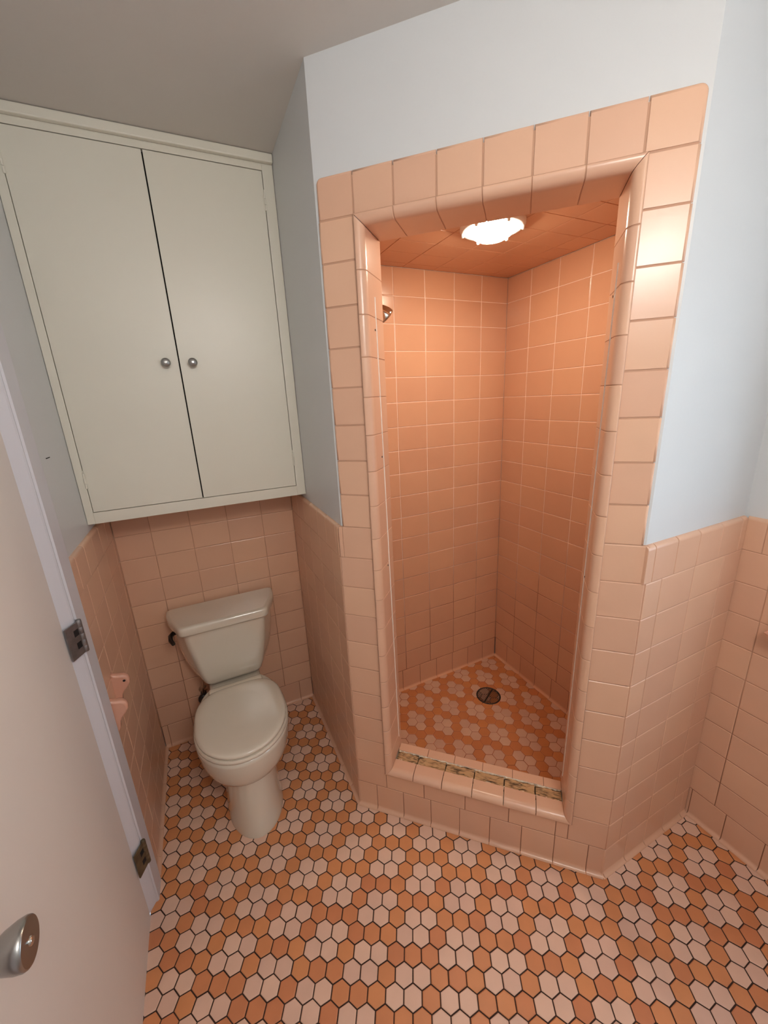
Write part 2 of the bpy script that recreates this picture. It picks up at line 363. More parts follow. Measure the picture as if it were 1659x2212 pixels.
# ---- left wall (face x = XL, facing +x); u = +y ... normal = +x -> u = +y gives v=+z
o_ = (XL, 0, 0); U = (0, 1, 0); Nn = (1, 0, 0)
grout_box(w_left, o_, U, Nn, 1.288, YB, 0, ZCAP - 0.012)
tile_rows(w_left, o_, U, Nn, steps(1.289, YB + 0.004, 1.4165, TW), Zb, M['tile'])
cap_row(w_left, o_, U, Nn, steps(1.289, YB, 1.3744, 0.1095), Zb[-1], ZCAP, M['tile'])
cove_row(w_left, o_, U, Nn, steps(1.289, YB - 0.002, 1.36, 0.11), 0, Z19, M['tile'])
# ---- alcove right wall (face x = XR, facing -x); u = -y
o_ = (XR, 0, 0); U = (0, -1, 0); Nn = (-1, 0, 0)
grout_box(w_alc, o_, U, Nn, -YB, -PL.y - 0.006, 0, ZCAP - 0.012)
tile_rows(w_alc, o_, U, Nn, [-q for q in steps(PL.y + 0.001, YB + 0.004, 1.293, TW)][::-1], Zb, M['tile'])
cap_row(w_alc, o_, U, Nn, [-q for q in steps(PL.y + 0.006, YB, 1.2385, 0.1095)][::-1], Zb[-1], ZCAP, M['tile'])
cove_row(w_alc, o_, U, Nn, [-q for q in steps(PL.y - 0.004, YB - 0.002, 1.29, 0.11)][::-1], 0, Z19, M['tile'])
# ---- short front wall (face y = YBW, facing -y); u = +x
o_ = (0, YBW, 0); U = (1, 0, 0); Nn = (0, -1, 0)
grout_box(w_b, o_, U, Nn, PR.x + 0.004, XW, 0, ZCAP - 0.012)
tile_rows(w_b, o_, U, Nn, steps(PR.x + 0.001, XW, 1.10, TW), Zb, M['tile'])
cap_row(w_b, o_, U, Nn, [PR.x - 0.010, 1.0527, 1.1515, 1.2573, 1.3725, 1.4814, XW], Zb[-1], ZCAP, M['tile'])
cove_row(w_b, o_, U, Nn, steps(PR.x - 0.004, XW - 0.002, 1.142, 0.11), 0, Z19, M['tile'])
# ---- right wall (face x = XW, facing -x); u = -y
o_ = (XW, 0, 0); U = (0, -1, 0); Nn = (-1, 0, 0)
yw0 = 0.318
grout_box(w_right, o_, U, Nn, -YBW, -yw0, 0, ZCAP - 0.012)
tile_rows(w_right, o_, U, Nn, [-q for q in steps(yw0, YBW + 0.004, 0.496, TW)][::-1], Zb, M['tile'])
cap_row(w_right, o_, U, Nn, [-q for q in steps(yw0, YBW + 0.004, 0.42, 0.1095)][::-1], Zb[-1], ZCAP, M['tile'], t=0.0085)
cove_row(w_right, o_, U, Nn, [-q for q in steps(yw0, YBW + 0.003, 0.4585, 0.11)][::-1], 0, Z19, M['tile'])
grout_box(w_right, o_, U, Nn, -yw0, -YREAR, 0, WIN['z0'] - 0.03, M['tile'], d0=0.001, name='plain_tile_field')

# ---- diagonal face (n = 0, facing -NV); u = +s
DV3 = Vector((DV.x, DV.y, 0)); NV3 = Vector((NV.x, NV.y, 0)); OD = SN(0, 0, 0); Nd = -NV3
def zk(k): return Z19 + (19 - k) * TP
z_lo = [zk(k) for k in range(19, 9, -1)]                           # rows 19..10
z_hi = [zk(k) for k in range(9, 1, -1)] + [ZH]                     # 9..2, then the cut row under the border
grout_box(w_diag, OD, DV3, Nd, 0.006, C1, 0, ZCAP); grout_box(w_diag, OD, DV3, Nd, C2, W - 0.006, 0, ZCAP)
grout_box(w_diag, OD, DV3, Nd, E_ + 0.006, C1, ZCAP, ZH + 0.088); grout_box(w_diag, OD, DV3, Nd, C2, W - E_ - 0.006, ZCAP, ZH + 0.088)
grout_box(w_diag, OD, DV3, Nd, C1, C2, ZH, ZH + 0.088); grout_box(w_diag, OD, DV3, Nd, C1, C2, 0, ZCB)
tile_rows(w_diag, OD, DV3, Nd, [0.0008, C1], z_lo, M['tile']); tile_rows(w_diag, OD, DV3, Nd, [C2, W - 0.0008], z_lo, M['tile'])
tile_rows(w_diag, OD, DV3, Nd, [0.0008, E_, C1], [zk(10), zk(9)], M['tile']); tile_rows(w_diag, OD, DV3, Nd, [C2, W - 0.0008], [zk(10), zk(9)], M['tile'])
def edge_mesh(w, h, left=False, right=False, top=False, R=0.007, cr=0.016, m=None, t=DP + 0.002):
    """bullnose tile: chosen edges roll back to the wall, rounded corner where two meet"""
    key = ('edge', round(w, 4), round(h, 4), left, right, top, m.name)
    if key in _cache: return _cache[key]
    b = 0.0016; rings = []
    def ring(inset, z):
        x0 = (inset if left else min(inset, b)); x1 = w - (inset if right else min(inset, b)); y0 = min(inset, b); y1 = h - (inset if top else min(inset, b))
        pts = [(x0, y0), (x1, y0)]
        def corner(cx, cy, a0, rr): return [(cx + rr * math.cos(a0 + k * math.pi / 12), cy + rr * math.sin(a0 + k * math.pi / 12)) for k in range(7)]
        rr = max(cr - inset, 0.004)
        pts += corner(x1 - rr, y1 - rr, 0, rr) if (right and top) else [(x1, y1)] * 7
        pts += corner(x0 + rr, y1 - rr, math.pi / 2, rr) if (left and top) else [(x0, y1)] * 7
        return [(x, y, z) for x, y in pts]
    # proper quarter round: inset grows as z rises
    rings = [ring(0, -t)] + [ring(R - R * math.cos(k / 5 * math.pi / 2), -R + R * math.sin(k / 5 * math.pi / 2)) for k in range(6)]
    n = len(rings[0]); v = [p for r in rings for p in r]; f = []; sm = []
    for k in range(len(rings) - 1):
        for i in range(n):
            if k >= 1: sm.append(len(f))
            f.append((k * n + i, k * n + (i + 1) % n, (k + 1) * n + (i + 1) % n, (k + 1) * n + i))
    f.append(tuple((len(rings) - 1) * n + i for i in range(n)))
    import bmesh
    bm = bmesh.new(); V = [bm.verts.new(p) for p in v]
    for q in f:
        q2 = []
        for i in q:
            if not q2 or V[i] is not V[q2[-1]]: q2.append(i)
        face = bm.faces.new([V[i] for i in q])
    for i, fc in enumerate(bm.faces): fc.smooth = (i < len(f) - 1 and i >= n)
    bmesh.ops.remove_doubles(bm, verts=bm.verts[:], dist=1e-6); bmesh.ops.recalc_face_normals(bm, faces=bm.faces[:])
    me = bpy.data.meshes.new('edge_tile'); bm.to_mesh(me); bm.free()
    me.materials.append(m); _cache[key] = me; return me
def put_edge(s0, s1, z0, z1, **kw):
    put(w_diag, edge_mesh(s1 - s0 - G, z1 - z0 - G, m=M['tile'], **kw), frame(OD + DV3 * (s0 + G / 2) + Vector((0, 0, z0 + G / 2)), DV3, Nd), 'bullnose_tile')
for b in range(len(z_hi) - 1):
    put_edge(E_, C1, z_hi[b], z_hi[b + 1], left=True); put_edge(C2, W - E_, z_hi[b], z_hi[b + 1], right=True)
sb_ = [0.0175, C1] + [C1 + (C2 - C1) / 6 * k for k in range(1, 6)] + [C2, W - 0.0165]
for k in range(len(sb_) - 1):
    put_edge(sb_[k], sb_[k + 1], ZH, 2.1865, top=True, left=(k == 0), right=(k == len(sb_) - 2))
tile_rows(w_diag, OD, DV3, Nd, [C1, 0.2746, 0.4305, 0.5863, 0.742, C2], [Z19, ZCB], M['tile'])
cove_row(w_diag, OD, DV3, Nd, [-0.004, 0.0792, 0.1905, 0.3010, 0.4114, 0.5223, 0.6330, 0.7425, 0.8492, W + 0.004], 0, Z19, M['tile'])

# ---- bead trim round the opening: profile (a = towards the opening, b = depth n), mitred corners
BR = 0.0225
def bead_prof(depth):
    p = [(0.0012, 0.004), (0.0012, -0.0085), (0.0024, -0.0100), (0.0034, -0.0104)]
    p += [(0.0034 + BR * math.sin(k * math.pi / 20), -0.0104 + BR - BR * math.cos(k * math.pi / 20)) for k in range(1, 11)]
    return p + [(0.0034 + BR, depth)]
def bead(parent, fn, t0, t1, m0=False, m1=False, depth=JD, name='bead_trim_tile', mm=None, off=0.0):
    """fn(a, b, t) -> world point"""
    prof = bead_prof(depth); prof = prof + [(prof[-1][0] - 0.010, depth), (prof[-1][0] - 0.010, 0.010)]
    n = len(prof); v = []; f = []; sm = []; ts = []
    e = 0.0009
    for k, (tt, sh) in enumerate(((t0, 1), (t0 + e, 0), (t1 - e, 0), (t1, 1))):
        for (a, b) in prof:
            t = tt + (a if (m0 and k < 2) else 0) - (a if (m1 and k >= 2) else 0)
            v.append(fn(a - (0.0008 if sh else 0) - off, b + (0.0008 if sh else 0) + (off if b < 0.1 else -off), t))
    for k in range(3):
        for i in range(n):
            if 1 <= i < 13 and k == 1: sm.append(len(f))
            f.append((k * n + i, k * n + (i + 1) % n, (k + 1) * n + (i + 1) % n, (k + 1) * n + i))
    f.append(tuple(range(n))[::-1]); f.append(tuple(3 * n + i for i in range(n)))
    return link(name, orient(v, f, sm), mm or M['tile'], parent)
s0_, s1_ = C1, C2 + 0.008
BW = 0.0034 + BR
JLs = JL - BW; JRs = JR + BW                                       # outer edges of the beads
fl = lambda a, b, t: SN(JLs + a, b, t)
fr = lambda a, b, t: SN(JRs - a, b, t)
ft = lambda a, b, t: SN(t, b, ZH - a)
fc = lambda a, b, t: SN(t, b, ZCB + a + 0.0045)
g2 = G / 2
zj = [ZCB] + [1.8445 - 0.1103 * k for k in range(14, -3, -1)]
zj = [z for z in zj if z < 2.05] + [ZH]
for i in range(len(zj) - 1):
    bead(w_diag, fl, zj[i] + (g2 if i else 0.004), zj[i + 1] - (g2 if i < len(zj) - 2 else 0), m0=(i == 0), m1=(i == len(zj) - 2))
    bead(w_diag, fr, zj[i] + (g2 if i else 0.004), zj[i + 1] - (g2 if i < len(zj) - 2 else 0), m0=(i == 0), m1=(i == len(zj) - 2))
hj = [JLs] + [C1 + (C2 - C1) / 6 * k for k in range(1, 6)] + [JRs]
for i in range(len(hj) - 1):
    bead(w_diag, ft, hj[i] + (g2 if i else 0), hj[i + 1] - (g2 if i < 5 else 0), m0=(i == 0), m1=(i == 5))
# grout behind the bead joints
for fn_, t0_, t1_ in ((fl, ZCB + 0.004, ZH), (fr, ZCB + 0.004, ZH), (ft, JLs, JRs)):
    bead(w_diag, fn_, t0_, t1_, True, True, name='bead_grout', mm=M['grout'], off=0.0014)
# caulk lines left by the old shower door, and its screw holes
def caulk(s, side, n0, n1):
    pts = []; K = 40; v = []; f = []
    for k in range(K + 1):
        z = ZCT + 0.06 + (1.90 - ZCT - 0.06) * k / K; n = n0 + (n1 - n0) * (1 - k / K) + random.uniform(-0.0008, 0.0008); h = 0.0030 + random.uniform(-0.0008, 0.0008)
        v += [SN(s - side * 0.001, n - h, z), SN(s + side * 0.0022, n, z), SN(s - side * 0.001, n + h, z)]
        if k: f += [(3 * k - 3, 3 * k - 2, 3 * k + 1, 3 * k), (3 * k - 2, 3 * k - 1, 3 * k + 2, 3 * k + 1)]
    o = link('caulk_line', me_from('caulk_line', v, f), M['caulk'], w_diag); o['label'] = 'thin white line of old caulk'; fix(o)
caulk(JL, 1, 0.062, 0.104); caulk(JR, -1, 0.052, 0.10)
def hole(s, side, n, z, r=0.0032):
    o = MB().lathe([(r, 0), (r, 0.0008)], SN(s, n, z), DV3 * side, 10).build('screw_hole', M['dark'], w_diag)
for z, n in ((1.8117, 0.0531), (1.0612, 0.068), (1.44, 0.060)): hole(JL, 1, n, z)
for z, n in ((1.8339, 0.080), (1.0822, 0.0714)): hole(JR, -1, n, z)

# ------------------------------------------------------------------ shower curb
curb = MB().prism([(p.x, p.y) for p in (SN(JL - 0.02, 0.004), SN(JR + 0.02, 0.004), SN(JR + 0.02, JD), SN(JL - 0.02, JD))], 0, ZCT - 0.026).build('shower_curb', M['mortar'])
tag(curb, 'low tiled shower curb with a rotten strip where the old door track was', 'curb', kind='structure')
cj = [JLs, 0.2342, 0.3444, 0.4554, 0.5663, 0.6755, JRs]
for i in range(6):
    bead(curb, fc, cj[i] + (g2 if i else 0), cj[i + 1] - (g2 if i < 5 else 0), m0=(i == 0), m1=(i == 5), depth=0.050, name='curb_tile')
wj = [JL, 0.2362, 0.3464, 0.4564, 0.5660, 0.6740, JR]
for i in range(6):
    q0, q1 = wj[i] + 0.002, wj[i + 1] - 0.002
    m_ = frame(SN(q0, 0.052, ZCT - 0.0045), DV3, (0, 0, 1))
    v, f = box_vf(0, q1 - q0, 0, 0.041, -0.02, 0)
    K = 8; v = []; f = []
    for a in range(K + 1):
        for b in range(5): v.append(((q1 - q0) * a / K, 0.041 * b / 4, random.uniform(-0.0035, 0.0015)))
    for a in range(K):
        for b in range(4): f.append((a * 5 + b, (a + 1) * 5 + b, (a + 1) * 5 + b + 1, a * 5 + b + 1))
    base = len(v); v += [(x, y, -0.018) for x in (0, q1 - q0) for y in (0, 0.041)]
    f += [tuple(a * 5 for a in range(K + 1)) + (base + 2, base), tuple(a * 5 + 4 for a in range(K, -1, -1)) + (base + 1, base + 3), (0, 1, 2, 3, 4, base + 1, base), tuple(K * 5 + b for b in (4, 3, 2, 1, 0)) + (base + 2, base + 3)]
    o = link('wood_strip', me_from('wood_strip', v, f), M['wood'], curb); o.matrix_local = m_
    o['label'] = 'rotten brown wood exposed along the curb'
MB().prism([(p.x, p.y) for p in (SN(JL, 0.051), SN(JR, 0.051), SN(JR, 0.095), SN(JL, 0.095))], ZCT - 0.027, ZCT - 0.018).build('grime', M['dark'], curb)
def ridge(n0, n1, zt, name='broken_mortar'):
    v = []; f = []; K = 110
    for k in range(K + 1):
        s = JL + 0.002 + (JR - JL - 0.004) * k / K; w = random.uniform(0.15, 1.0) if random.random() > 0.3 else 0.03
        c = (n0 + n1) / 2; h = zt + random.uniform(-0.0035, 0.0005)
        v += [SN(s, n0, zt - 0.012), SN(s, n0 + 0.0005, h), SN(s, n0 + (n1 - n0) * w, h - 0.003), SN(s, n0 + (n1 - n0) * w, zt - 0.014)]
        if k: o = 4 * k; f += [(o - 4, o - 3, o + 1, o), (o - 3, o - 2, o + 2, o + 1), (o - 2, o - 1, o + 3, o + 2)]
    o = fix(link(name, me_from(name, v, f), M['mortar'], curb)); o['label'] = 'ragged edge of broken white mortar'
ridge(0.0502, 0.0585, ZCT - 0.001); ridge(0.0945, 0.0905, ZCT - 0.001)
rj = [JL, 0.268, 0.375, 0.484, 0.594, 0.704, JR]
for i in range(6):
    q0, q1 = rj[i] + g2, rj[i + 1] - g2; v = []
    prof = [(0.095, ZCT - 0.014), (0.095, ZCT - 0.001), (0.096, ZCT), (0.1290, ZCT)] + [(0.1290 + 0.006 * math.sin(k * math.pi / 8), ZCT - 0.006 + 0.006 * math.cos(k * math.pi / 8)) for k in range(1, 5)] + [(0.135, SZF), (0.124, SZF), (0.124, ZCT - 0.014)]
    n = len(prof)
    mb = MB(); mb.add([SN(q, a, z) for q in (q0, q1) for a, z in prof], [(k, (k + 1) % n, n + (k + 1) % n, n + k) for k in range(n)] + [tuple(range(n))[::-1], tuple(range(n, 2 * n))])
    fix(mb.build('curb_tile', M['tile'], curb))
MB().prism([(p.x, p.y) for p in (SN(JL, 0.097), SN(JR, 0.097), SN(JR, 0.1325), SN(JL, 0.1325))], SZF, ZCT - 0.003).build('curb_grout', M['grout'], curb)

# ------------------------------------------------------------------ shower interior tiles
zs = [SZC - TP * k for k in range(19)][::-1]                       # lowest joint 0.1725
zs0 = zs[0]
o_ = (0, SY, 0); U = (1, 0, 0); Nn = (0, -1, 0)
grout_box(w_sb, o_, U, Nn, SXL, SX, SZF, SZC, M['sgrout'], d0=0.0016)
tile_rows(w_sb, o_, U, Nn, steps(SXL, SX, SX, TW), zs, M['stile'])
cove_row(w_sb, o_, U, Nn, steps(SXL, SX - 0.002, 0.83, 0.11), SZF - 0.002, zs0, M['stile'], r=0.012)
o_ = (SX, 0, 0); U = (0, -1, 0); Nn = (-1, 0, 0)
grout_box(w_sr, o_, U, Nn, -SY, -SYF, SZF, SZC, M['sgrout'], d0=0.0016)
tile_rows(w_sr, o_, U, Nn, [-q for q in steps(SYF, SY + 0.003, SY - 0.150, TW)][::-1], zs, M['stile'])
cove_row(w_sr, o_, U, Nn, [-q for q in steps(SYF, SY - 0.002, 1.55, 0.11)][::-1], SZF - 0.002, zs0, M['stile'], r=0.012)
# enclosure faces turned away from the photograph: one joined field of tiles each
def hidden_field(parent, org, u, n, us, zz, name='tile_field'):
    mb = MB(); mw = frame(org, u, n)
    for a in range(len(us) - 1):
        for b in range(len(zz) - 1):
            w = us[a + 1] - us[a] - G; h = zz[b + 1] - zz[b] - G
            if w < 0.005: continue
            me = tile_mesh(w, h, m=M['stile']); mb.add([(q.co.x + us[a] + g2, q.co.y + zz[b] + g2, q.co.z) for q in me.vertices], [tuple(p.vertices) for p in me.polygons])
    o = mb.build(name, M['stile'], parent); o.matrix_local = mw; o['kind'] = 'stuff'; return o
hidden_field(w_alc, (SXL, 0, 0), (0, 1, 0), (1, 0, 0), steps(1.275, SY, SY, TW), [SZF] + zs)
hidden_field(w_b, (0, SYF, 0), (-1, 0, 0), (0, 1, 0), [-q for q in steps(1.10, SX, SX, TW)][::-1], [SZF] + zs)
hidden_field(w_diag, SN(0, JD + 0.002), -DV3, NV3, [-q for q in steps(0.05, JL - 0.002, 0, 0.11)][::-1], [SZF] + zs)
hidden_field(w_diag, SN(0, JD + 0.002), -DV3, NV3, [-q for q in steps(JR + 0.002, 0.87, 2, 0.11)][::-1], [SZF] + zs)
hidden_field(w_diag, SN(0, JD + 0.002), -DV3, NV3, [-q for q in steps(JL, JR, JL, 0.11)][::-1], [ZH - BW + 0.001, SZC])
# shower ceiling tiles
cx = steps(SXL, SX, 1.207, 0.154); cy = steps(0.70, SY, 1.055, 0.1095)
def in_sh(x, y):
    q = Vector((x, y)) - PL; return q.dot(NV) > JD - 0.05
# ------------------------------------------------------------------ hexagonal floors
PAT = 'PPOPPOOO'
def hex_poly(c, p, ang0, g):
    R = (p - g) / math.sqrt(3); return [(c[0] + R * math.cos(ang0 + k * math.pi / 3), c[1] + R * math.sin(ang0 + k * math.pi / 3)) for k in range(6)]
def clip(poly, a, n):
    out = []
    for i in range(len(poly)):
        p, q = poly[i], poly[(i + 1) % len(poly)]; dp = (p[0] - a[0]) * n[0] + (p[1] - a[1]) * n[1]; dq = (q[0] - a[0]) * n[0] + (q[1] - a[1]) * n[1]
        if dp >= 0: out.append(p)
        if (dp >= 0) != (dq >= 0): t = dp / (dp - dq); out.append((p[0] + (q[0] - p[0]) * t, p[1] + (q[1] - p[1]) * t))
    return out
def poly_vf(poly, z0, z1, b=0.0024, d=0.0014):
    cx = sum(p[0] for p in poly) / len(poly); cy = sum(p[1] for p in poly) / len(poly); n = len(poly)
    def ins(k): return [(cx + (p[0] - cx) * (1 - k / max(math.hypot(p[0] - cx, p[1] - cy), 1e-3)), cy + (p[1] - cy) * (1 - k / max(math.hypot(p[0] - cx, p[1] - cy), 1e-3))) for p in poly]
    v = [(x, y, z0) for x, y in poly] + [(x, y, z1 - d) for x, y in poly] + [(x, y, z1 - d * 0.3) for x, y in ins(b * 0.45)] + [(x, y, z1) for x, y in ins(b * 1.3)]
    f = [(k * n + i, k * n + (i + 1) % n, (k + 1) * n + (i + 1) % n, (k + 1) * n + i) for k in range(3) for i in range(n)] + [tuple(3 * n + i for i in range(n))]
    return v, f
# shower ceiling tiles, cut along the doorway wall
for a in range(len(cx) - 1):
    for b in range(len(cy) - 1):
        q = SN(0, JD + 0.001); poly = clip([(cx[a] + g2, cy[b] + g2), (cx[a + 1] - g2, cy[b] + g2), (cx[a + 1] - g2, cy[b + 1] - g2), (cx[a] + g2, cy[b + 1] - g2)], (q.x, q.y), (NV.x, NV.y))
        if len(poly) < 3: continue
        c_ = (sum(t[0] for t in poly) / len(poly), sum(t[1] for t in poly) / len(poly))
        v, f = poly_vf([(-(x - c_[0]), y - c_[1]) for x, y in poly][::-1], -0.007, 0, b=0.0016)
        me = me_from('ceiling_tile', v, f); me.materials.append(M['stile'])
        put(ceil_s, me, Matrix.Translation((c_[0], c_[1], SZC)) @ Matrix.Rotation(math.pi, 4, 'Y'), 'ceiling_tile')
cmi = cam.matrix_world.inverted()
def pix(p):
    q = cmi @ Vector(p)
    if q.z > -0.05: return None
    return (829.5 + F_PX * q.x / -q.z, 1106 - F_PX * q.y / -q.z, -q.z)
def hex_floor(parent, base, e1, e2, p, ang0, z, inside, planes, mo, mp, g, limit, extent, hidden):
    cand = []
    for i in range(-70, 71):
        for j in range(-70, 71):
            c = (base[0] + i * e1[0] + j * e2[0], base[1] + i * e1[1] + j * e2[1])
            if not (extent[0] < c[0] < extent[1] and extent[2] < c[1] < extent[3]): continue
            d = inside(c)
            if d < -p * 0.55: continue
            col = PAT[(i - 2 * j) % 8]; q = pix((c[0], c[1], z)); vis = q is not None and -20 < q[0] < 1680 and -20 < q[1] < 2230 and not hidden(c)
            cand.append((0 if vis else 1, q[2] if q else 9, c, col, d))
    cand.sort(key=lambda t: (t[0], t[1]))
    rest = {'P': MB(), 'O': MB()}; n = 0
    for vis, dist, c, col, d in cand:
        poly = hex_poly((0, 0), p, ang0, g); whole = True
        if d < p * 0.62:
            for a, nn in planes(c):
                k = clip(poly, (a[0] - c[0], a[1] - c[1]), nn)
                if len(k) != len(poly) or any(abs(u[0] - w[0]) + abs(u[1] - w[1]) > 1e-9 for u, w in zip(k, poly)): whole = False
                poly = k
        if len(poly) < 3: continue
        area_ = abs(sum(poly[i][0] * poly[(i + 1) % len(poly)][1] - poly[(i + 1) % len(poly)][0] * poly[i][1] for i in range(len(poly)))) / 2
        if area_ < 4e-5: continue
        m = mp if col == 'P' else mo
        dz = random.uniform(-0.0004, 0.0004)
        if vis == 0 and n < limit:
            n += 1
            if whole:
                key = ('hex', round(p, 5), round(ang0, 4), m.name)
                if key not in _cache:
                    v, f = poly_vf(poly, -0.006, 0); me = me_from('hex_tile', v, f); me.materials.append(m); _cache[key] = me
                me = _cache[key]
            else:
                v, f = poly_vf(poly, -0.006, 0, b=min(0.0024, math.sqrt(area_) * 0.1)); me = me_from('hex_tile', v, f); me.materials.append(m)
            mw = Matrix.Translation((c[0] + random.uniform(-3e-4, 3e-4), c[1] + random.uniform(-3e-4, 3e-4), z + dz)) @ Matrix.Rotation(random.uniform(-0.006, 0.006), 4, 'X') @ Matrix.Rotation(random.uniform(-0.006, 0.006), 4, 'Y')
            put(parent, me, mw, 'hex_tile', j=False)
        else:
            v, f = poly_vf(poly, -0.006, 0); rest[col].add([(q[0] + c[0], q[1] + c[1], q[2] + z + dz) for q in v], f)
    for k, nm, m in (('P', 'pink_hex_tiles', mp), ('O', 'orange_hex_tiles', mo)):
        if rest[k].v:
            o = rest[k].build(nm, m, parent); o['kind'] = 'stuff'
floor = MB().box(XL - PT, XW + DP, YREAR, YB + PT, -0.06, -0.0016).build('floor', M['fgrout'])
tag(floor, 'bathroom floor of pink and orange hexagon tiles', 'floor', kind='structure')
PLs = [((XL - 0.013, 0), (1, 0)), ((XW, 0), (-1, 0)), ((0, YB), (0, -1)), ((0, YREAR), (0, 1))]
def room_dist(c):
    d = min(c[0] - XL + 0.013, XW - c[0], YB - c[1], c[1] - YREAR)
    s = (Vector(c) - PL).dot(DV); n = (Vector(c) - PL).dot(NV)
    # distance to the solid block (alcove wall, diagonal, front wall): the solid is x>XR and n>0 and y>YBW
    blk = max(XR - c[0], -n, YBW - c[1]); return min(d, blk)
def room_planes(c):
    r = [q for q in PLs if abs((c[0] - q[0][0]) * q[1][0] + (c[1] - q[0][1]) * q[1][1]) < 0.04]
    ds = sorted(((XR - c[0], ((XR, 0), (-1, 0))), (-(Vector(c) - PL).dot(NV), ((PL.x, PL.y), (-NV.x, -NV.y))), (YBW - c[1], ((0, YBW), (0, -1)))), key=lambda t: -t[0])
    if ds[0][0] < 0.04 and ds[0][0] - ds[1][0] > 0.03: r.append(ds[0][1])
    return r
p = 0.0514; a1 = math.radians(-29.4)
def behind_toilet(c): return abs(c[0] + 0.008) < 0.10 and 1.34 < c[1] < 1.9
hex_floor(floor, (0.0755, 1.0529), (p * math.cos(a1), p * math.sin(a1)), (p * math.cos(a1 - math.pi / 3), p * math.sin(a1 - math.pi / 3)), p, a1 + math.pi / 6, 0.0,
          room_dist, room_planes, M['hexo'], M['hexp'], 0.0032, 300, (XL - 0.05, XW + 0.05, YREAR, YB + 0.05), behind_toilet)
fl_s = MB().prism([(SXL, 1.27), (SN(0.02, JD).x, SN(0.02, JD).y), (SN(0.88, JD).x, SN(0.88, JD).y), (1.09, SYF), (SX, SYF), (SX, SY), (SXL, SY)], -0.0016, SZF - 0.0012).build('floor_shower', M['sfgrout'])
tag(fl_s, 'shower floor of orange and pink hexagon tiles round the drain', 'floor', kind='structure')
DR = SN(0.4639, 0.708)
def sh_dist(c):
    n = (Vector(c) - PL).dot(NV); d = min(c[0] - SXL, SX - c[0], SY - c[1], c[1] - SYF, n - JD)
    return min(d, math.hypot(c[0] - DR.x, c[1] - DR.y) - 0.058 + 0.012)
def sh_planes(c):
    r = [q for q in [((SXL, 0), (1, 0)), ((SX, 0), (-1, 0)), ((0, SY), (0, -1)), ((0, SYF), (0, 1))] if abs((c[0] - q[0][0]) * q[1][0] + (c[1] - q[0][1]) * q[1][1]) < 0.04]
    q = SN(0, JD); r.append(((q.x, q.y), (NV.x, NV.y))); return r
p2 = 0.0503
def sh_hidden(c):
    q = pix((c[0], c[1], SZF)); return not (860 < q[0] < 1232 and q[1] > 1400) or (Vector(c) - PL).dot(NV) < JD + 0.02
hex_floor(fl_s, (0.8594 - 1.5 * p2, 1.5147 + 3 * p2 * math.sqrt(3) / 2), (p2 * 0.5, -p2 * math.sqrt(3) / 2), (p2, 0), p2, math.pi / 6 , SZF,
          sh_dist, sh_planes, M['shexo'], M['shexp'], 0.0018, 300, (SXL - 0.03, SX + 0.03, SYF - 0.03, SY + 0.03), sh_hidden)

# drain
dr = empty('shower_drain', (DR.x, DR.y, SZF)); tag(dr, 'round dark slotted metal drain in the shower floor', 'drain')
mb = MB().lathe([(0.0645, -0.004), (0.0645, 0.0006), (0.062, 0.0012), (0.056, 0.0010), (0.055, -0.004)], (0, 0, 0), (0, 0, 1), 40, False, False); mb.build('rim', M['black'], dr)
MB().lathe([(0.056, -0.0045), (0.056, -0.0035)], (0, 0, 0), (0, 0, 1), 32).build('sump', M['dark'], dr)
gb = MB()
for k in range(-8, 9):
    x = k * 0.0063; h = math.sqrt(max(0.0555 ** 2 - x * x, 0))
    c, s_ = math.cos(0.5), math.sin(0.5)
    for y0, y1 in ((-h, -0.004), (0.004, h)):
        if y1 - y0 > 0.004:
            v, f = box_vf(x - 0.0018, x + 0.0018, y0, y1, -0.003, 0.0006); gb.add([(a * c - b * s_, a * s_ + b * c, z) for a, b, z in v], f)
v, f = box_vf(-0.0555, 0.0555, -0.004, 0.004, -0.003, 0.0008); gb.add([(a * math.cos(0.5) - b * math.sin(0.5), a * math.sin(0.5) + b * math.cos(0.5), z) for a, b, z in v], f)
gb.build('grate', M['black'], dr)

# ------------------------------------------------------------------ shower ceiling light
LP = SN(0.447, 0.385)
lt = empty('ceiling_light', (LP.x, LP.y, SZC)); tag(lt, 'lit round glass dome light on the shower ceiling', 'light')
MB().lathe([(0.100, 0.0), (0.103, 0.004), (0.103, 0.014), (0.097, 0.020), (0.081, 0.020), (0.077, 0.004)], (0, 0, 0), (0, 0, -1), 40, False, False).build('rim', M['fixture'], lt)
MB().lathe([(0.072, 0.004), (0.074, 0.022), (0.069, 0.029), (0.058, 0.038), (0.043, 0.046), (0.026, 0.051), (0.010, 0.053)], (0, 0, 0), (0, 0, -1), 40).build('lens', M['lens'], lt)
for k in range(6):
    t = 0.35 + k * math.pi / 3
    MB().lathe([(0.0055, -0.002), (0.0055, 0.010), (0.003, 0.013)], (0.094 * math.cos(t), 0.094 * math.sin(t), -0.018), (0, 0, -1), 12).build('clip', M['fixture'], lt)

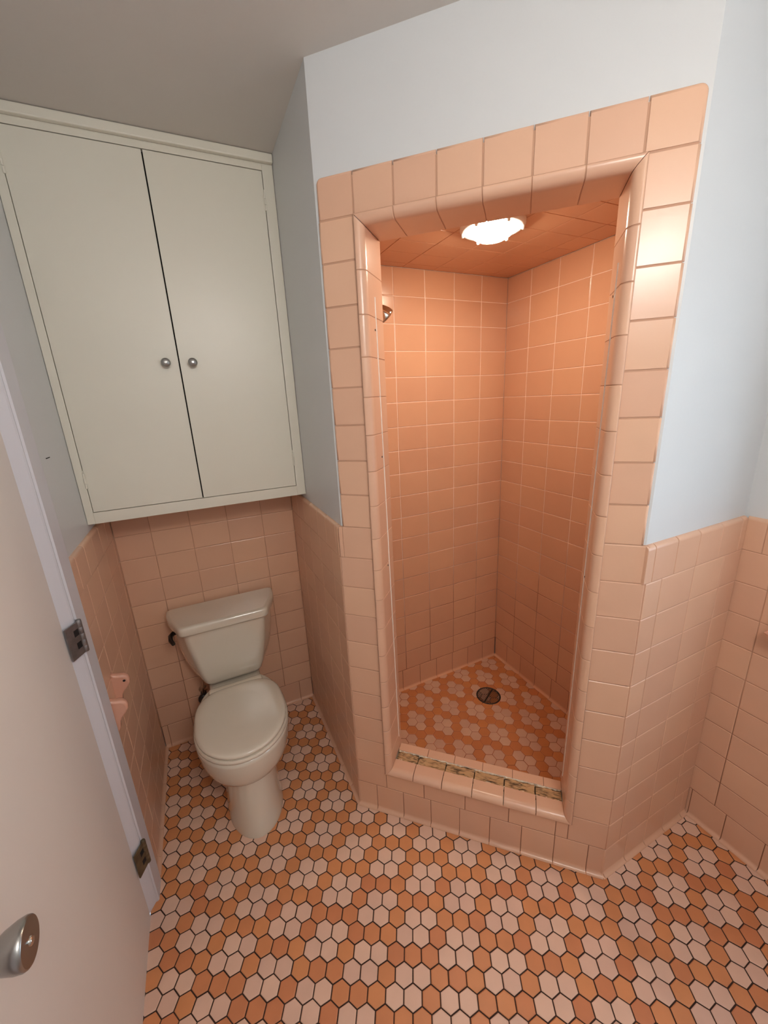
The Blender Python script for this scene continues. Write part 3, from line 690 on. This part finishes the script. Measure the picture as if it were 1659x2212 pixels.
# ------------------------------------------------------------------ shower head on the hidden left wall
sh = empty('shower_rose', (SXL, 1.40, 1.985)); tag(sh, 'chrome shower head poking past the left shower jamb', 'shower head')
MB().lathe([(0.028, 0), (0.027, 0.004), (0.014, 0.008)], (0, 0, 0), (1, 0, 0), 24).build('flange', M['chrome'], sh)
MB().tube([(0, 0, 0), (0.05, 0, 0.004), (0.09, 0, -0.002), (0.125, 0, -0.022), (0.145, 0, -0.044)], 0.0085, 14).build('arm', M['chrome'], sh)
ax = Vector((0.72, 0, -0.69)).normalized()
MB().lathe([(0.010, -0.01), (0.013, 0.0), (0.011, 0.012), (0.012, 0.02), (0.022, 0.032), (0.031, 0.050), (0.034, 0.062), (0.034, 0.067), (0.030, 0.069)], Vector((0.142, 0, -0.040)), ax, 28).build('bell', M['chrome'], sh)
MB().lathe([(0.0302, 0.0685), (0.027, 0.0705)], Vector((0.142, 0, -0.040)), ax, 28).build('spray_face', M['black'], sh)

# ------------------------------------------------------------------ wall cabinet over the toilet
CY = 1.6455; CX0, CX1 = XL - PT + 0.001, XR + PT - 0.001; CZ0 = 1.240
cab = empty('wall_cabinet', (0, CY, CZ0)); tag(cab, 'cream white double door cabinet built in above the toilet', 'cabinet')
def cpart(name, x0, x1, y0, y1, z0, z1, m='cabinet', parent=None, b=0.0015):
    par = parent or cab; o = MB().bbox(x0, x1, y0, y1, z0, z1, b).build(name, M[m], par)
    o.matrix_local = Matrix.Translation((0, -CY, -CZ0)) if par is cab else Matrix(); return o
DX0, DXM, DX1, DZ0, DZ1 = -0.361, -0.006, 0.3565, 1.2815, 2.394
cpart('carcass', CX0, CX1, CY + 0.019, YB - 0.002, CZ0, ZC - 0.002)
cpart('stile', CX0, DX0 - 0.001, CY, CY + 0.019, CZ0, ZC - 0.002); cpart('stile', DX1 + 0.001, CX1, CY, CY + 0.019, CZ0, ZC - 0.002)
cpart('rail', DX0 - 0.001, DX1 + 0.001, CY, CY + 0.019, CZ0, DZ0 - 0.001, b=0.0008); cpart('rail', DX0 - 0.001, DX1 + 0.001, CY, CY + 0.019, DZ1 + 0.001, ZC - 0.002, b=0.0008)
cpart('crown_strip', CX0, CX1, CY - 0.018, CY, ZC - 0.028, ZC - 0.001, b=0.004)
MB().box(DX0, DX1, CY + 0.0175, CY + 0.0188, DZ0, DZ1).build('shadow_gap', M['dark'], cab).matrix_local = Matrix.Translation((0, -CY, -CZ0))
def cdoor(x0, x1, kx, hx, hd):
    d_ = cpart('door', x0, x1, CY + 0.0004, CY + 0.017, DZ0 + 0.0012, DZ1 - 0.0012, b=0.001)
    k = MB().lathe([(0.0075, 0), (0.0065, 0.004), (0.0055, 0.010), (0.008, 0.014), (0.0130, 0.018), (0.0152, 0.0235), (0.0140, 0.0285), (0.0095, 0.0315), (0.003, 0.0326)], (kx, CY, 1.7718), (0, -1, 0), 28).build('knob', M['nickel'], d_)
    for hz in (1.395, 2.302):
        h = MB()
        for q in range(3): h.lathe([(0.0032, 0), (0.0036, 0.001), (0.0036, 0.0165), (0.0032, 0.0175)], (hx, CY - 0.0015, hz - 0.028 + q * 0.0185), (0, 0, 1), 10)
        h.lathe([(0.0012, 0), (0.0028, 0.003), (0.001, 0.008)], (hx, CY - 0.0015, hz + 0.0275), (0, 0, 1), 8)
        h.box(hx - 0.006 if hd < 0 else hx, hx if hd < 0 else hx + 0.006, CY - 0.0012, CY + 0.0006, hz - 0.024, hz + 0.024)
        h.build('hinge', M['cabinet'], d_)
cdoor(DX0 + 0.0008, DXM - 0.0021, -0.0473, DX0, 1); cdoor(DXM + 0.0021, DX1 - 0.0008, 0.0374, DX1, -1)

# ------------------------------------------------------------------ toilet
TXC = -0.008
toi = empty('toilet', (TXC, 1.45, 0)); tag(toi, 'bone coloured two piece toilet with closed lid', 'toilet')
def egg(yf, yb, hw, z, yc=None, n=44, pf=2.0, pb=2.6):
    yc = yc if yc is not None else yf + (yb - yf) * 0.52; r = []
    for k in range(n):
        t = 2 * math.pi * k / n; c, s_ = math.cos(t), math.sin(t); pw = pb if s_ > 0 else pf
        x = hw * math.copysign(abs(c) ** (2 / pw), c); y = yc + ((yb - yc) if s_ > 0 else (yc - yf)) * math.copysign(abs(s_) ** (2 / pw), s_)
        r.append((x, y - 1.45, z))
    return r
# pedestal
fix(MB().loft([egg(1.256, 1.80, 0.112, 0.0, 1.44), egg(1.256, 1.80, 0.112, 0.012, 1.44), egg(1.262, 1.80, 0.109, 0.03, 1.44), egg(1.276, 1.80, 0.104, 0.10, 1.44), egg(1.287, 1.80, 0.104, 0.17, 1.44), egg(1.292, 1.80, 0.108, 0.225, 1.45), egg(1.294, 1.80, 0.114, 0.255, 1.45), egg(1.294, 1.79, 0.112, 0.30, 1.45)]).build('pedestal', M['china'], toi))
fix(MB().loft([egg(1.330, 1.70, 0.090, 0.232, 1.46), egg(1.300, 1.72, 0.120, 0.237, 1.46), egg(1.276, 1.74, 0.145, 0.248, 1.455), egg(1.262, 1.75, 0.159, 0.264, 1.455), egg(1.253, 1.755, 0.168, 0.286, 1.455), egg(1.247, 1.758, 0.174, 0.315, 1.455), egg(1.242, 1.76, 0.178, 0.345, 1.455), egg(1.240, 1.76, 0.180, 0.370, 1.455), egg(1.240, 1.76, 0.180, 0.381, 1.455), egg(1.246, 1.755, 0.175, 0.386, 1.455)]).build('bowl', M['china'], toi))
fix(MB().loft([egg(1.246, 1.640, 0.174, 0.3875, 1.45, pb=3.2), egg(1.240, 1.645, 0.179, 0.390, 1.45, pb=3.2), egg(1.239, 1.645, 0.180, 0.398, 1.45, pb=3.2), egg(1.243, 1.643, 0.177, 0.4035, 1.45, pb=3.2)]).build('seat', M['seat'], toi))
fix(MB().loft([egg(1.253, 1.650, 0.169, 0.4038, 1.45, pb=3.4), egg(1.247, 1.653, 0.174, 0.4065, 1.45, pb=3.4), egg(1.2465, 1.653, 0.1745, 0.414, 1.45, pb=3.4), egg(1.249, 1.651, 0.172, 0.4185, 1.45, pb=3.4), egg(1.256, 1.645, 0.166, 0.4215, 1.45, pb=3.4), egg(1.275, 1.63, 0.150, 0.4225, 1.45, pb=3.2), egg(1.295, 1.615, 0.133, 0.4215, 1.45, pb=3.0), egg(1.33, 1.59, 0.10, 0.4205, 1.45, pb=2.6)]).build('lid', M['seat'], toi))
# deck between the bowl and the tank, with the seat hinge covers
MB().bbox(-0.112, 0.112, 0.195, 0.44, 0.315, 0.392, 0.012).build('tank_deck', M['china'], toi)
MB().bbox(-0.114, 0.114, 0.203, 0.232, 0.392, 0.415, 0.008).build('hinge_bar', M['seat'], toi)
def tank_ring(hb, hf, yf, yb, z, rf=0.022, rb=0.015):
    pts = []; C = [(-hb, yb, rb), (-hb * 0.985, yb - (yb - yf) * 0.36, 0.05), (-hf, yf, rf), (hf, yf, rf), (hb * 0.985, yb - (yb - yf) * 0.36, 0.05), (hb, yb, rb)]
    n = len(C)
    for i in range(n):
        p0 = Vector(C[i - 1][:2]); p1 = Vector(C[i][:2]); p2_ = Vector(C[(i + 1) % n][:2]); r = C[i][2]
        a = (p0 - p1); b = (p2_ - p1); la = min(r, a.length * 0.45); lb = min(r, b.length * 0.45); A = p1 + a.normalized() * la; B = p1 + b.normalized() * lb
        for k in range(7):
            t = k / 6; q = A * (1 - t) ** 2 + p1 * 2 * t * (1 - t) + B * t * t; pts.append((q.x, q.y - 1.45, z))
    return pts
yb_ = YB - 0.018
fix(MB().loft([tank_ring(0.128, 0.098, 1.728, yb_, 0.406), tank_ring(0.146, 0.112, 1.715, yb_, 0.411), tank_ring(0.164, 0.119, 1.710, yb_, 0.424), tank_ring(0.185, 0.128, 1.708, yb_, 0.455), tank_ring(0.200, 0.138, 1.706, yb_, 0.505), tank_ring(0.211, 0.150, 1.705, yb_, 0.57), tank_ring(0.218, 0.160, 1.704, yb_, 0.64), tank_ring(0.222, 0.167, 1.703, yb_, 0.697)]).build('tank', M['china'], toi))
fix(MB().loft([tank_ring(0.226, 0.170, 1.696, yb_, 0.692), tank_ring(0.235, 0.178, 1.685, yb_, 0.6945), tank_ring(0.2375, 0.180, 1.683, yb_, 0.700), tank_ring(0.2375, 0.180, 1.683, yb_, 0.722), tank_ring(0.236, 0.178, 1.685, yb_, 0.730), tank_ring(0.231, 0.173, 1.691, yb_, 0.7345), tank_ring(0.224, 0.167, 1.698, yb_ - 0.004, 0.736)]).build('tank_lid', M['china'], toi))
lv = MB().tube([(-0.196, 0.345, 0.671), (-0.214, 0.338, 0.670), (-0.224, 0.322, 0.668), (-0.222, 0.296, 0.662), (-0.212, 0.272, 0.655)], [0.010, 0.010, 0.0095, 0.0095, 0.0075], 14)
lv.build('flush_lever', M['lever'], toi)
# shut-off valve behind the bowl
vl = empty('shutoff_valve', (-0.160, YB, 0.262)); tag(vl, 'dark oval water shutoff valve low behind the toilet bowl', 'valve')
MB().lathe([(0.022, -0.0005), (0.020, 0.004), (0.008, 0.007), (0.008, 0.05)], (0, 0, 0), (0, -1, 0), 20).build('escutcheon', M['chrome'], vl)
MB().lathe([(0.014, 0.03), (0.014, 0.062)], (0, 0, 0), (0, -1, 0), 16).build('body', M['black'], vl)
hb_ = MB().lathe([(0.006, 0.060), (0.018, 0.064), (0.0245, 0.071), (0.0245, 0.080), (0.017, 0.086), (0.004, 0.088)], (0, 0, 0), (0, -1, 0), 24); hb_.build('handle', M['black'], vl)
MB().tube([(0, -0.05, 0), (0.002, -0.05, 0.03), (0.006, -0.052, 0.07), (0.01, -0.055, 0.115)], 0.005, 10).build('supply_tube', M['chrome'], vl)

# ------------------------------------------------------------------ ceramic paper holder on the left wall
ph = empty('paper_holder', (XL, 1.36, 0.72)); tag(ph, 'pink ceramic toilet paper holder with two posts, no roll', 'paper holder')
def post(y, zoff, side):
    # side profile in (x, z) with thickness along y
    prof = [(0.0, 0.062), (0.006, 0.058), (0.016, 0.0545), (0.026, 0.053), (0.036, 0.050), (0.0445, 0.042), (0.0485, 0.030), (0.0475, 0.017), (0.0415, 0.006), (0.033, -0.004), (0.025, -0.012), (0.0195, -0.022), (0.017, -0.034), (0.0155, -0.046), (0.010, -0.058), (0.0, -0.064)]
    def ring(k, y_): 
        cx_, cz_ = 0.02, 0.012; return [(max(0.0, cx_ + (a - cx_) * k) if a > 0 else 0.0, y_, cz_ + (b - cz_) * k + zoff) for a, b in prof]
    t = 0.011
    o = fix(MB().loft([ring(0.80, y - t), ring(0.95, y - t * 0.85), ring(1.0, y - t * 0.4), ring(1.0, y + t * 0.4), ring(0.95, y + t * 0.85), ring(0.80, y + t)]).build('post', M['ceramic'], ph))
    MB().lathe([(0.0042, 0), (0.0042, 0.0006)], (0.034, y + side * (t + 0.0001), 0.030 + zoff), (0, side, 0), 14).build('socket', M['dark'], o)
post(1.40 - 1.36, 0.008, -1); post(1.306 - 1.36, -0.022, 1)

# ceramic fixture at the right edge
cf = empty('soap_dish', (XW, 0.392, 0.90)); tag(cf, 'pink ceramic fixture on the wall at the right photo edge', 'soap dish')
MB().bbox(-0.014, 0.0005, -0.075, 0.073, -0.052, 0.053, 0.006).build('back_plate', M['ceramic'], cf)
fix(MB().loft([[(x, y, z) for x, y in q] for q, z in (([(-0.012, -0.055), (-0.012, 0.06), (-0.060, 0.06), (-0.075, 0.03), (-0.075, -0.03), (-0.060, -0.055)], -0.020), ([(-0.012, -0.06), (-0.012, 0.066), (-0.070, 0.066), (-0.088, 0.034), (-0.088, -0.034), (-0.070, -0.06)], -0.004), ([(-0.012, -0.056), (-0.012, 0.062), (-0.067, 0.062), (-0.084, 0.032), (-0.084, -0.032), (-0.067, -0.056)], 0.0))], smooth=False).build('tray', M['ceramic'], cf))

# ------------------------------------------------------------------ door, hinges and casing on the left wall
DXF = XL - 0.010
dr1 = empty('door_1', (XL, 1.19, 0)); tag(dr1, 'white flush door at the left edge with dull hinges and knob', 'door', kind='structure')
def dpart(mb, name, m, parent=None):
    o = mb.build(name, m, parent or dr1)
    if parent is None: o.matrix_local = Matrix.Translation((-XL, -1.19, 0))
    return o
slab = dpart(MB().bbox(DXF - 0.035, DXF, 0.462, 1.168, 0.003, 2.04, 0.003), 'slab', M['door'])
st = MB(); prof = [(DXF - 0.03, 1.1695), (DXF - 0.002, 1.1695), (DXF + 0.004, 1.178), (DXF + 0.016, 1.196), (DXF + 0.0185, 1.201), (DXF + 0.0185, 1.2045), (DXF - 0.03, 1.2045)]
st.prism(prof, 0.016, 2.06); dpart(st, 'edge_strip', M['casing'])
def hinge(z, m):
    h = MB(); x = DXF + 0.0115; t = DXF
    v = [(t + 0.0035, 1.160, z - 0.046), (t + 0.022, 1.199, z - 0.046), (t + 0.022, 1.199, z + 0.046), (t + 0.0035, 1.160, z + 0.046)]
    v2 = [(a + 0.0035, b - 0.0015, c) for a, b, c in v]
    h.add(v + v2, [(0, 1, 2, 3), (7, 6, 5, 4), (0, 4, 5, 1), (1, 5, 6, 2), (2, 6, 7, 3), (3, 7, 4, 0)])
    o = dpart(fix_mb(h), 'hinge', m)
    b = MB()
    for q in range(5): b.lathe([(0.0062, 0), (0.0068, 0.001), (0.0068, 0.0174), (0.0062, 0.0184)], (t + 0.026, 1.2025, z - 0.046 + q * 0.0184), (0, 0, 1), 14)
    b.lathe([(0.0068, 0), (0.006, 0.003), (0.002, 0.0045)], (t + 0.026, 1.2025, z + 0.046), (0, 0, 1), 14)
    b.build('barrel', m, o)
    n = MB()
    for dz in (-0.016, 0.020):
        v = [(t + 0.0165, 1.180, z + dz - 0.009), (t + 0.0225, 1.194, z + dz - 0.009), (t + 0.0225, 1.194, z + dz + 0.009), (t + 0.0165, 1.180, z + dz + 0.009)]
        n.add([(a - 0.002, b_, c) for a, b_, c in v] + [(a + 0.0012, b_ - 0.0006, c) for a, b_, c in v], [(0, 1, 2, 3), (7, 6, 5, 4), (0, 4, 5, 1), (1, 5, 6, 2), (2, 6, 7, 3), (3, 7, 4, 0)])
    n.build('notch', M['dark'], o)
def fix_mb(mb): return mb
hinge(1.042, M['steel']); hinge(0.238, M['brass']); hinge(1.86, M['steel'])
KP = (DXF, 0.548, 0.925)
kn = dpart(MB().lathe([(0.034, 0.0), (0.034, 0.004), (0.027, 0.009), (0.0145, 0.012), (0.0135, 0.024), (0.0175, 0.031), (0.0245, 0.042), (0.0295, 0.055), (0.0310, 0.064), (0.0300, 0.068), (0.0285, 0.0695)], KP, (1, 0, 0), 40), 'knob', M['nickel'])
MB().lathe([(0.0286, 0.0690), (0.015, 0.0684), (0.007, 0.0688)], KP, (1, 0, 0), 36).build('knob_face', M['steel'], kn)
MB().lathe([(0.0066, 0.066), (0.0064, 0.0715), (0.0040, 0.0728)], KP, (1, 0, 0), 16).build('lock_button', M['chrome'], kn)
# casing (trim) round the door
cs = MB()
cp = [(XL - PT, 1.2075), (XL + 0.008, 1.2075), (XL + 0.0120, 1.2115), (XL + 0.0125, 1.279), (XL + 0.0105, 1.287), (XL - PT, 1.287)]
cs.prism(cp, 0.0, 2.08); cs.prism([(a, 0.4585 - (b - 1.2075)) for a, b in cp], 0.0, 2.08).box(XL - PT, XL + 0.0125, 0.379, 1.287, 2.0645, 2.144)
tag(fix(cs.build('trim_1', M['casing'])), 'white flat door casing between the door and the tile', 'door casing', kind='structure')
MB().box(XL - PT - T, XL - PT - 0.036, 0.44, 1.2075, 0.0, 2.08).build('door_back', M['dark'], w_left)
# scuff on the wall by the cabinet
MB().box(XL - PT - 0.0002, XL - PT + 0.0006, 1.415, 1.450, 1.4990, 1.5015).build('scuff_mark', M['dark'], w_left)

# ------------------------------------------------------------------ window and lamp behind the viewer
wn = empty('window_1', (XW, (WIN['y0'] + WIN['y1']) / 2, WIN['z0'])); tag(wn, 'white framed window in the wall out of frame', 'window', kind='structure')
def wpart(name, x0, x1, y0, y1, z0, z1, m='frame'):
    o = MB().box(x0, x1, y0, y1, z0, z1).build(name, M[m], wn); o.matrix_local = Matrix.Translation((-XW, -(WIN['y0'] + WIN['y1']) / 2, -WIN['z0']))
y0, y1, z0, z1 = WIN['y0'], WIN['y1'], WIN['z0'], WIN['z1']
wpart('frame', xr0 + 0.05, xr0 + 0.09, y0, y0 + 0.03, z0, z1); wpart('frame', xr0 + 0.05, xr0 + 0.09, y1 - 0.03, y1, z0, z1)
wpart('frame', xr0 + 0.05, xr0 + 0.09, y0 + 0.03, y1 - 0.03, z0, z0 + 0.03); wpart('frame', xr0 + 0.05, xr0 + 0.09, y0 + 0.03, y1 - 0.03, z1 - 0.03, z1)
wpart('sash_bar', xr0 + 0.055, xr0 + 0.085, y0 + 0.03, y1 - 0.03, 1.41, 1.445); wpart('sill', XW - 0.03, xr0 + 0.05, y0 - 0.02, y1 + 0.02, z0 - 0.025, z0)
wpart('pane', xr0 + 0.068, xr0 + 0.071, y0 + 0.03, y1 - 0.03, z0 + 0.03, 1.41, 'pane'); wpart('pane', xr0 + 0.068, xr0 + 0.071, y0 + 0.03, y1 - 0.03, 1.445, z1 - 0.03, 'pane')
vt = empty('vanity_light', (0.27, YREAR, 2.18)); tag(vt, 'lit two globe wall lamp on the wall behind the viewer', 'lamp')
MB().bbox(-0.20, 0.20, 0.0005, 0.025, -0.045, 0.045, 0.006).build('back_plate', M['fixture'], vt)
for x in (-0.11, 0.11):
    MB().tube([(x, 0.02, 0), (x, 0.07, 0)], 0.010, 12).build('arm', M['fixture'], vt)
    MB().lathe([(0.10 * math.sin(k * math.pi / 14), -0.10 * math.cos(k * math.pi / 14)) for k in range(1, 14)], (x, 0.15, 0), (0, 0, 1), 24).build('globe', M['globe'], vt)
